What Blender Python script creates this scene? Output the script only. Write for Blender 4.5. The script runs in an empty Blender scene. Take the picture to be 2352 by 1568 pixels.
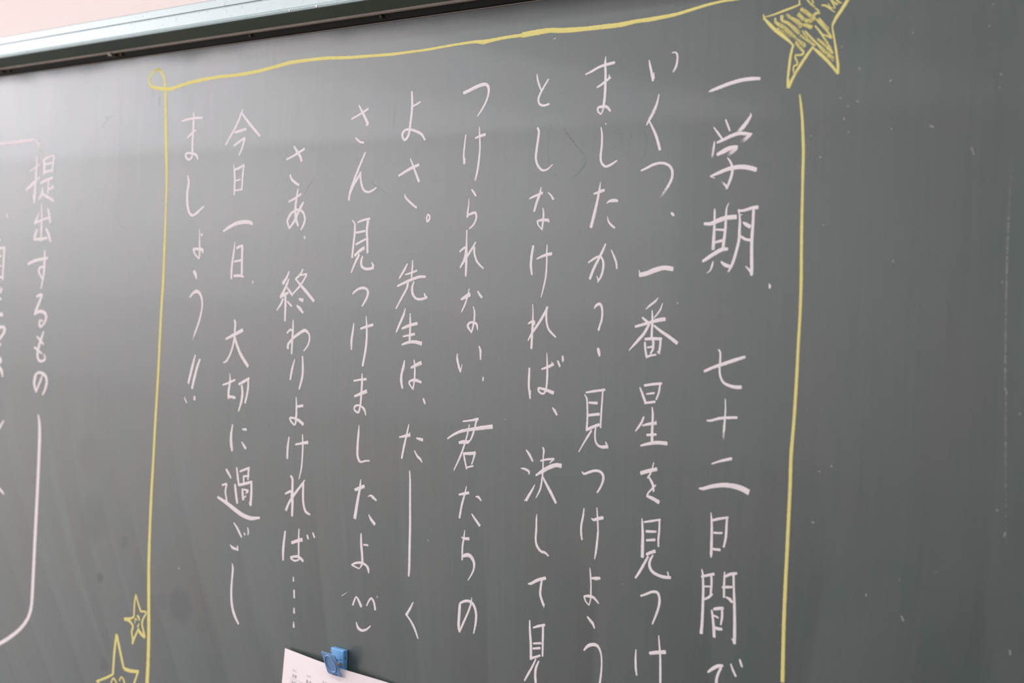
import bpy, math, random
from mathutils import Matrix, Vector
random.seed(7)
scene = bpy.context.scene
col = scene.collection

# ------------------------------------------------------------ camera
# world: X along the board to the right, Y into the wall (board face is y = 0), Z up, metres
cam_data = bpy.data.cameras.new('camera')
cam_data.sensor_width = 36.0
cam_data.lens = 50.0
cam_data.clip_start = 0.05
cam = bpy.data.objects.new('camera', cam_data)
right = Vector((0.74650397, 0.66466045, 0.03095671))
down = Vector((0.05158107, -0.01142237, -0.99860349))
fwd = Vector((-0.66337864, 0.74705825, -0.04281074))
m = Matrix((( right.x, -down.x, -fwd.x, 0.0),
            ( right.y, -down.y, -fwd.y, -1.335),
            ( right.z, -down.z, -fwd.z, 1.55),
            (0, 0, 0, 1)))
cam.matrix_world = m
cam_data.dof.use_dof = True
cam_data.dof.focus_distance = 1.86
cam_data.dof.aperture_fstop = 4.5
col.objects.link(cam)
scene.camera = cam

# ------------------------------------------------------------ exposure, world, lamps
scene.view_settings.view_transform = 'Standard'
scene.view_settings.look = 'None'
scene.view_settings.gamma = 1
scene.view_settings.use_curve_mapping = False
scene.view_settings.exposure = 2.42

world = bpy.data.worlds.new('world')
scene.world = world
world.use_nodes = True
bg = world.node_tree.nodes['Background']
bg.inputs[0].default_value = (0.75, 0.85, 1.0, 1)
bg.inputs[1].default_value = 0.05

def area(name, loc, sx, sy, direction, radiance, color):
    """rectangular area light facing `direction`, given its radiance"""
    l = bpy.data.lights.new(name, 'AREA')
    l.shape = 'RECTANGLE'; l.size = sx; l.size_y = sy
    l.energy = radiance * sx * sy * math.pi
    l.color = color
    o = bpy.data.objects.new(name, l)
    o.location = loc
    d = Vector(direction)
    o.rotation_euler = d.to_track_quat('-Z', 'Y' if abs(d.z) < .9 else 'Y').to_euler()
    col.objects.link(o)
    return o

LEFT, BACK, RIGHT, CEIL = -22.0, -9.5, 5.0, 3.06
# left wall: window daylight; back wall: unseen light strips added for the board reflection
area('daylight_fill', (LEFT + .06, -4.6, 1.95), 8.0, 1.9, (1, 0, 0), .8, (.93, .95, 1.0))
for x0, x1, L in ((-21.5, -15.0, .5), (-14.98, -10.5, .7), (-10.48, -7.6, .7)):
    for z0, z1, g in ((2.0, 3.0, 1.0), (1.2, 1.98, .65), (.5, 1.18, .06)):   # bright upper, dimmer middle, faint lower strip
        area('daylight_fill', ((x0 + x1) / 2, BACK + .06, (z0 + z1) / 2), x1 - x0, z1 - z0, (0, 1, 0), L * g, (1.0, .975, .985))
# unseen panels added under the ceiling, graded by column to shape the board's sheen
for ix in range(8):
    x = -19.6 + ix * 2.05
    for iy in range(4):
        area('ceiling_fill', (x, -8.3 + iy * 1.95, CEIL - .03), 2.04, 1.94, (0, 0, -1), (1.1, 1.2, 1.4, 1.75, 1.95, 1.85, 1.25, .35)[ix], (.975, .95, 1.0))
# the strip of lamps that lights the chalkboard, hung from the ceiling a metre in front of it
for x in (-2.9, -1.5, -.1, 1.3):
    area('board_lamp', (x, -1.0, 2.9), 1.2, .12, (0, .35, -1), 3.8, (.97, .99, 1.0))
for x in (-2.2, 0.8):
    for y in (-6.4, -3.8):
        area('ceiling_fill', (x, y, CEIL - .03), 1.3, .3, (0, 0, -1), 3.0, (.99, .98, 1.0))  # smaller unseen ceiling lights, added as fill

# ------------------------------------------------------------ material helpers
class NT:
    def __init__(s, name):
        s.mat = bpy.data.materials.new(name); s.mat.use_nodes = True
        s.t = s.mat.node_tree; s.n = s.t.nodes; s.l = s.t.links
        s.b = s.n['Principled BSDF']; s.out = s.n['Material Output']
    def add(s, typ, **kw):
        nd = s.n.new(typ)
        for k, v in kw.items(): setattr(nd, k, v)
        return nd
    def link(s, a, b): s.l.new(a, b)
    def math(s, op, a, b=None, c=None, clamp=False):
        nd = s.add('ShaderNodeMath', operation=op, use_clamp=clamp)
        for i, v in enumerate((a, b, c)):
            if v is None: continue
            if isinstance(v, (int, float)): nd.inputs[i].default_value = v
            else: s.link(v, nd.inputs[i])
        return nd.outputs[0]
    def coords(s, scale=(1, 1, 1), rot=(0, 0, 0), loc=(0, 0, 0)):
        tc = s.add('ShaderNodeTexCoord'); mp = s.add('ShaderNodeMapping')
        mp.inputs['Scale'].default_value = scale; mp.inputs['Rotation'].default_value = rot
        mp.inputs['Location'].default_value = loc
        s.link(tc.outputs['Object'], mp.inputs[0]); return mp.outputs[0]
    def noise(s, vec, scale, detail=3, rough=.5, dist=0.0):
        nd = s.add('ShaderNodeTexNoise'); nd.inputs['Scale'].default_value = scale
        nd.inputs['Detail'].default_value = detail; nd.inputs['Roughness'].default_value = rough
        nd.inputs['Distortion'].default_value = dist
        s.link(vec, nd.inputs['Vector']); return nd.outputs[0]
    def remap(s, v, a, b, c, d):
        nd = s.add('ShaderNodeMapRange', interpolation_type='SMOOTHSTEP')
        for i, q in enumerate((a, b, c, d)): nd.inputs[i + 1].default_value = q
        s.link(v, nd.inputs[0]); return nd.outputs[0]
    def mix(s, f, a, b):
        nd = s.add('ShaderNodeMix', data_type='RGBA')
        if isinstance(f, (int, float)): nd.inputs[0].default_value = f
        else: s.link(f, nd.inputs[0])
        for i, v in ((6, a), (7, b)):
            if isinstance(v, tuple): nd.inputs[i].default_value = (*v, 1)
            else: s.link(v, nd.inputs[i])
        return nd.outputs[2]
    def bump(s, h, strength, dist=.001):
        nd = s.add('ShaderNodeBump'); nd.inputs['Strength'].default_value = strength
        nd.inputs['Distance'].default_value = dist
        s.link(h, nd.inputs['Height']); s.link(nd.outputs[0], s.b.inputs['Normal'])
    def base(s, v):
        if isinstance(v, tuple): s.b.inputs['Base Color'].default_value = (*v, 1)
        else: s.link(v, s.b.inputs['Base Color'])
    def rough(s, v):
        if isinstance(v, (int, float)): s.b.inputs['Roughness'].default_value = v
        else: s.link(v, s.b.inputs['Roughness'])

def board_material():
    k = NT('chalkboard_enamel')
    # vertical wiping streaks, slightly arced, wider towards the bottom of the board
    bend = k.noise(k.coords((1, 1, .6)), 1.2, 2)
    tc = k.add('ShaderNodeTexCoord'); sep = k.add('ShaderNodeSeparateXYZ'); k.link(tc.outputs['Object'], sep.inputs[0])
    zz = k.math('SUBTRACT', sep.outputs[2], 1.35)
    # the wiping strokes draw together towards the foot of the board
    below = k.math('MAXIMUM', k.math('SUBTRACT', 1.38, sep.outputs[2]), 0.0)
    pull = k.math('ADD', 1.0, k.math('MULTIPLY', k.math('MULTIPLY', below, below), .85))
    xs = k.math('ADD', k.math('MULTIPLY', k.math('ADD', sep.outputs[0], 1.05), pull), k.math('MULTIPLY', bend, .05))
    cmb = k.add('ShaderNodeCombineXYZ'); k.link(xs, cmb.inputs[0]); k.link(k.math('MULTIPLY', sep.outputs[2], .11), cmb.inputs[2])
    broad = k.noise(cmb.outputs[0], 13, 2, .5)
    cmb2 = k.add('ShaderNodeCombineXYZ'); k.link(xs, cmb2.inputs[0]); k.link(k.math('MULTIPLY', sep.outputs[2], .035), cmb2.inputs[2])
    # overlapping eraser passes: each has one crisp edge and fades across
    saw = k.math('FRACT', k.math('ADD', k.math('MULTIPLY', xs, 6.0), k.math('MULTIPLY', broad, 2.2)))
    wipe = k.math('MULTIPLY', k.remap(saw, 0, .26, 0, 1), k.math('SUBTRACT', 1.0, saw))
    fine = k.noise(cmb2.outputs[0], 120, 3, .6)
    low = k.remap(sep.outputs[2], 1.02, 1.42, 1.0, .12)       # streaks are left where the eraser turns, low on the board
    cloud = k.noise(k.coords((1, 1, 1)), 5.5, 4, .55)
    grain = k.noise(k.coords((1, 1, 1)), 420, 2, .6)
    dust = k.math('MULTIPLY', k.math('ADD', k.math('MULTIPLY', k.math('SUBTRACT', broad, .5), .5), k.math('MULTIPLY', k.math('SUBTRACT', wipe, .45), .36)), low)
    tone = k.math('ADD', k.math('MULTIPLY', dust, .9), k.math('MULTIPLY', k.math('SUBTRACT', fine, .5), .32))
    tone = k.math('ADD', tone, k.math('MULTIPLY', k.math('SUBTRACT', cloud, .5), .3))
    tone = k.math('ADD', tone, k.math('MULTIPLY', k.math('SUBTRACT', grain, .5), .3))
    tone = k.math('ADD', tone, .5, clamp=True)
    hue = k.noise(k.coords((1, 1, .8), loc=(3, 1, 2)), 9, 3, .6)
    c1 = k.mix(tone, BOARD_DARK, BOARD_LIGHT)
    c2 = k.mix(k.remap(hue, .35, .65, 0, 1), c1, k.mix(tone, BOARD_DARK2, BOARD_LIGHT2))
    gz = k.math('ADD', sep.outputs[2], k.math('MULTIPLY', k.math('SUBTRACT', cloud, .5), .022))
    rail_shade = k.remap(gz, 1.873, 1.899, 0, 1)                   # the rail's shade painted in: darker and less glossy right under it
    # a few dark damp finger marks low on the left
    stain = None
    for sx, sz, rx, rz, am in [(-2.104, 1.025, 0.0106, 0.0104, 0.8), (-1.873, 1.016, 0.03, 0.0278, 0.55), (-2.034, 1.095, 0.0127, 0.0131, 0.5), (-2.127, 1.123, 0.0398, 0.0447, 0.35), (-2.144, 1.233, 0.0401, 0.0373, 0.25), (-2.086, 0.88, 0.0118, 0.0119, 0.5), (-1.924, 1.016, 0.0167, 0.0141, 0.3)]:
        dx = k.math('DIVIDE', k.math('SUBTRACT', sep.outputs[0], sx), rx); dz = k.math('DIVIDE', k.math('SUBTRACT', sep.outputs[2], sz), rz)
        rr = k.math('ADD', k.math('ADD', k.math('MULTIPLY', dx, dx), k.math('MULTIPLY', dz, dz)), k.math('MULTIPLY', k.math('SUBTRACT', cloud, .5), 1.6))
        v = k.math('MULTIPLY', k.remap(rr, .1, 1.5, 1, 0), am)
        stain = v if stain is None else k.math('MAXIMUM', stain, v)
    c2 = k.mix(stain, c2, (.028, .044, .044))
    k.base(k.mix(k.math('MULTIPLY', rail_shade, .55), c2, (.030, .032, .032)))
    k.link(k.math('SUBTRACT', .5, k.math('MULTIPLY', rail_shade, .38)), k.b.inputs['Specular IOR Level'])
    k.link(k.math('SUBTRACT', .14, k.math('MULTIPLY', rail_shade, .12)), k.b.inputs['Coat Weight'])
    r = k.math('ADD', BOARD_ROUGH, k.math('MULTIPLY', k.math('SUBTRACT', tone, .5), .25))
    k.rough(r)
    k.b.inputs['Coat Roughness'].default_value = .06
    k.bump(grain, .12, .0004)
    return k.mat
BOARD_DARK, BOARD_LIGHT = (.032, .050, .048), (.090, .126, .120)
BOARD_DARK2, BOARD_LIGHT2 = (.038, .049, .047), (.102, .122, .118)
BOARD_ROUGH = .38

def chalk_material(name, colr, gloss=None):
    k = NT(name)
    at = k.add('ShaderNodeAttribute', attribute_name='coverage')
    g = k.noise(k.coords(), 1300, 3, .65)
    g2 = k.noise(k.coords((1, 1, 1)), 160, 2, .5)
    sp = k.add('ShaderNodeSeparateColor'); k.link(at.outputs['Color'], sp.inputs[0])
    dens = sp.outputs[0]
    thr = k.math('SUBTRACT', 1.02, dens)
    v = k.math('ADD', k.math('MULTIPLY', g, .85), k.math('MULTIPLY', g2, .15))
    v = k.math('ADD', k.math('MULTIPLY', k.math('SUBTRACT', v, .5), 1.9), .5)
    al = k.math('SUBTRACT', v, thr)
    al = k.remap(al, -.26, .26, 0, 1)
    k.base(k.mix(g2, tuple(c * .88 for c in colr), colr))
    k.rough(gloss or .95)
    k.b.inputs['Specular IOR Level'].default_value = .35 if gloss else .1
    k.link(al, k.b.inputs['Alpha'])
    k.bump(g, .3, .0004)
    return k.mat

def plain(name, c, rough=.6, noise=0.0, scale=30, spec=.5, metal=0.0, bump=0.0):
    k = NT(name)
    n = k.noise(k.coords(), scale, 4)
    k.base(k.mix(n, tuple(max(0, q * (1 - noise)) for q in c), tuple(min(1, q * (1 + noise)) for q in c)))
    k.rough(rough); k.b.inputs['Specular IOR Level'].default_value = spec
    k.b.inputs['Metallic'].default_value = metal
    if bump: k.bump(n, bump)
    return k.mat

def rail_material():
    k = NT('pale_green_rail_paint')
    scr = k.noise(k.coords((9, 30, 30), rot=(0, .5, 0)), 16, 5, .7)
    pits = k.noise(k.coords((60, 200, 45), rot=(0, .6, 0)), 3.2, 3, .6)
    marks = k.remap(pits, .62, .70, 0, 1)
    base = k.mix(scr, (.25, .37, .375), (.36, .46, .48))
    k.base(k.mix(marks, base, (.16, .24, .21)))
    k.rough(k.math('ADD', .22, k.math('MULTIPLY', scr, .16)))
    k.b.inputs['Specular IOR Level'].default_value = .8
    k.bump(scr, .15)
    return k.mat

MAT = {
    'board': board_material(),
    'white': chalk_material('white_chalk', (.81, .745, .765)),
    'yellow': chalk_material('yellow_chalk', (.74, .66, .25)),
    'ghost': chalk_material('wiped_chalk_trace', (.040, .050, .048), .5),
    'rail': rail_material(),
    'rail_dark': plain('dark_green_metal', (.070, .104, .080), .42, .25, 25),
    'lip': plain('dusty_brown_lip', (.22, .19, .16), .7, .3, 40),
    'channel': plain('dark_channel_metal', (.012, .015, .012), .6, .5, 18, .2),
    'screw': plain('rusty_screw_steel', (.12, .085, .055), .5, .4, 300, metal=.3),
    'wall': plain('pink_cream_plaster', (.78, .665, .64), .85, .03, 14, .2, bump=.05),
    'wall_back': plain('back_wall_paint', (.72, .67, .665), .85, .03, 14, .2),
    'wall_room': plain('cream_wall_paint', (.60, .61, .61), .85, .03, 8, .2),
    'ceil': plain('white_ceiling_board', (.72, .71, .70), .9, .05, 8, .2),
    'floor': plain('brown_wood_floor', (.15, .12, .10), .45, .3, 6),
    'paper': plain('white_paper', (.90, .82, .845), .85, .015, 60, .2),
    'print': plain('grey_print', (.42, .39, .41), .8),
    'blue': plain('sky_blue_plastic', (.17, .44, .80), .38, .06, 40),
    'blue_lever': plain('milky_blue_plastic', (.17, .33, .60), .45, .06, 40),
    'dark_hole': plain('dark_slot', (.02, .025, .05), .6),
    'steel': plain('spring_steel', (.45, .30, .25), .35, .1, 100, metal=.8),
    'window': plain('window_frame_metal', (.5, .5, .5), .5),
}

# ------------------------------------------------------------ mesh helpers
def mesh_obj(name, verts, faces, mat, parent=None, smooth=False):
    me = bpy.data.meshes.new(name)
    me.from_pydata(verts, [], faces); me.update()
    if mat: me.materials.append(mat)
    if smooth:
        for p in me.polygons: p.use_smooth = True
    o = bpy.data.objects.new(name, me)
    col.objects.link(o)
    if parent: o.parent = parent
    return o

def box(x0, x1, y0, y1, z0, z1):
    v = [(x, y, z) for x in (x0, x1) for y in (y0, y1) for z in (z0, z1)]
    f = [(0, 1, 3, 2), (4, 6, 7, 5), (0, 4, 5, 1), (2, 3, 7, 6), (0, 2, 6, 4), (1, 5, 7, 3)]
    return v, f

def structure(name, vf, mat):
    o = mesh_obj(name, vf[0], vf[1], mat); o['kind'] = 'structure'; return o

def empty(name, loc, label, cat):
    o = bpy.data.objects.new(name, None); o.location = loc; o.empty_display_size = .1
    col.objects.link(o); o['label'] = label; o['category'] = cat
    return o

def extrude_x(profile, xs, closed=True):
    """sweep a (y, z) profile along x"""
    n = len(profile); V = []; Fc = []
    for x in xs: V += [(x, y, z) for y, z in profile]
    for i in range(len(xs) - 1):
        for j in range(n if closed else n - 1):
            a = i * n + j; b = i * n + (j + 1) % n
            Fc.append((a, b, b + n, a + n))
    if closed:
        Fc.append(tuple(range(n))[::-1]); Fc.append(tuple((len(xs) - 1) * n + j for j in range(n)))
    return V, Fc

# ------------------------------------------------------------ the room
WALL_Y = .022
structure('wall_front', box(LEFT, RIGHT, WALL_Y, WALL_Y + .15, 0, CEIL), MAT['wall'])
structure('wall_back', box(LEFT, RIGHT, BACK - .15, BACK, 0, CEIL), MAT['wall_back'])
structure('wall_left', box(LEFT - .15, LEFT, BACK - .15, WALL_Y + .15, 0, CEIL), MAT['wall_room'])
structure('wall_right', box(RIGHT, RIGHT + .15, BACK - .15, WALL_Y + .15, 0, CEIL), MAT['wall_room'])
structure('ceiling', box(LEFT - .15, RIGHT + .15, BACK - .15, WALL_Y + .15, CEIL, CEIL + .12), MAT['ceil'])
structure('floor', box(LEFT - .15, RIGHT + .15, BACK - .15, WALL_Y + .15, -.12, 0), MAT['floor'])

# ------------------------------------------------------------ the chalkboard
BX0, BX1, BZ0, BTOP = -3.35, 1.05, .72, 1.9
board = empty('chalkboard', (-1.1, 0, BZ0), 'large dark green chalkboard with handwritten Japanese chalk text under a metal rail', 'chalkboard')
def child(o):
    o.parent = board
    o.matrix_parent_inverse = Matrix.Translation((1.1, 0, -BZ0))
    return o
SEAM = -.532
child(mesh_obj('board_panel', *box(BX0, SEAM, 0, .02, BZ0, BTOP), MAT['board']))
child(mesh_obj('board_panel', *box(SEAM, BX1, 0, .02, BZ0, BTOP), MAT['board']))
xs = [BX0 + (BX1 - BX0) * i / 8 for i in range(9)]
# top rail: front face with a groove and a rounded ridge, chamfered underside
front = [(.021, 1.9545), (-.0425, 1.9535), (-.045, 1.9515), (-.0450, 1.9410), (-.0428, 1.9402), (-.0428, 1.9388), (-.0450, 1.9380),
         (-.0448, 1.9225), (-.0462, 1.9212), (-.0466, 1.9190), (-.0456, 1.9166), (-.0440, 1.9160), (-.0420, 1.9175), (.021, 1.9300)]
child(mesh_obj('top_rail', *extrude_x(front, xs), MAT['rail']))
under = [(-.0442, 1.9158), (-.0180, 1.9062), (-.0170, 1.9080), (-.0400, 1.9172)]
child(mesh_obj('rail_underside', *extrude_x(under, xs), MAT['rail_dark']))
# thin lip at the inner edge of the underside
lip = [(-.0182, 1.9068), (-.0176, 1.9036), (-.0160, 1.9024), (-.0146, 1.9036), (-.0140, 1.9070)]
child(mesh_obj('rail_lip', *extrude_x(lip, xs), MAT['lip']))
chan = [(-.0145, 1.9072), (-.0095, 1.9010), (-.0050, 1.8965), (-.0012, 1.8952), (.0005, 1.8960), (.0005, 1.9100)]
child(mesh_obj('rail_channel', *extrude_x(chan, xs), MAT['channel']))
edge = [(-.0016, 1.8955), (-.0014, 1.8944), (.0, 1.8944), (.0, 1.8955)]
child(mesh_obj('edge_trim', *extrude_x(edge, xs), MAT['lip']))
# small fixings in the channel
def fixing(x, z, r):
    V = []; Fc = []; n = 12
    for k2, (rr, yy) in enumerate(((r, -.0085), (r, -.0120), (r * .7, -.0134), (r * .25, -.0126))):
        for i in range(n):
            a = 2 * math.pi * i / n
            V.append((x + rr * math.cos(a), yy, z + rr * math.sin(a)))
        if k2:
            for i in range(n):
                Fc.append(((k2 - 1) * n + i, (k2 - 1) * n + (i + 1) % n, k2 * n + (i + 1) % n, k2 * n + i))
    Fc.append(tuple(3 * n + i for i in range(n)))
    return mesh_obj('screw', V, Fc, MAT['screw'])
for x in (-2.78, -2.412, -2.052, -1.713, -1.430, -1.08, -.74, -.40):
    child(fixing(x, 1.9005, .0026))
for x in (-2.440, -2.078):
    V, Fc = box(x - .006, x + .004, -.0190, -.0100, 1.8985, 1.9045)
    V = [(a + (.006 if c < 1.9 else 0), b, c) for a, b, c in V]
    child(mesh_obj('rail_clip', V, Fc, MAT['lip']))

# white paint chips on the lower ridge of the rail
for x, w in ((-1.5815, .0022), (-1.5245, .0034), (-1.472, .0012)):
    V, Fc = box(x, x + w, -.0472, -.0455, 1.9170, 1.9170 + w * .75)
    V = [(a + (w * .2 if c > 1.9172 else 0), b, c) for a, b, c in V]
    child(mesh_obj('paint_chip', V, Fc, MAT['paper']))

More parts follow.
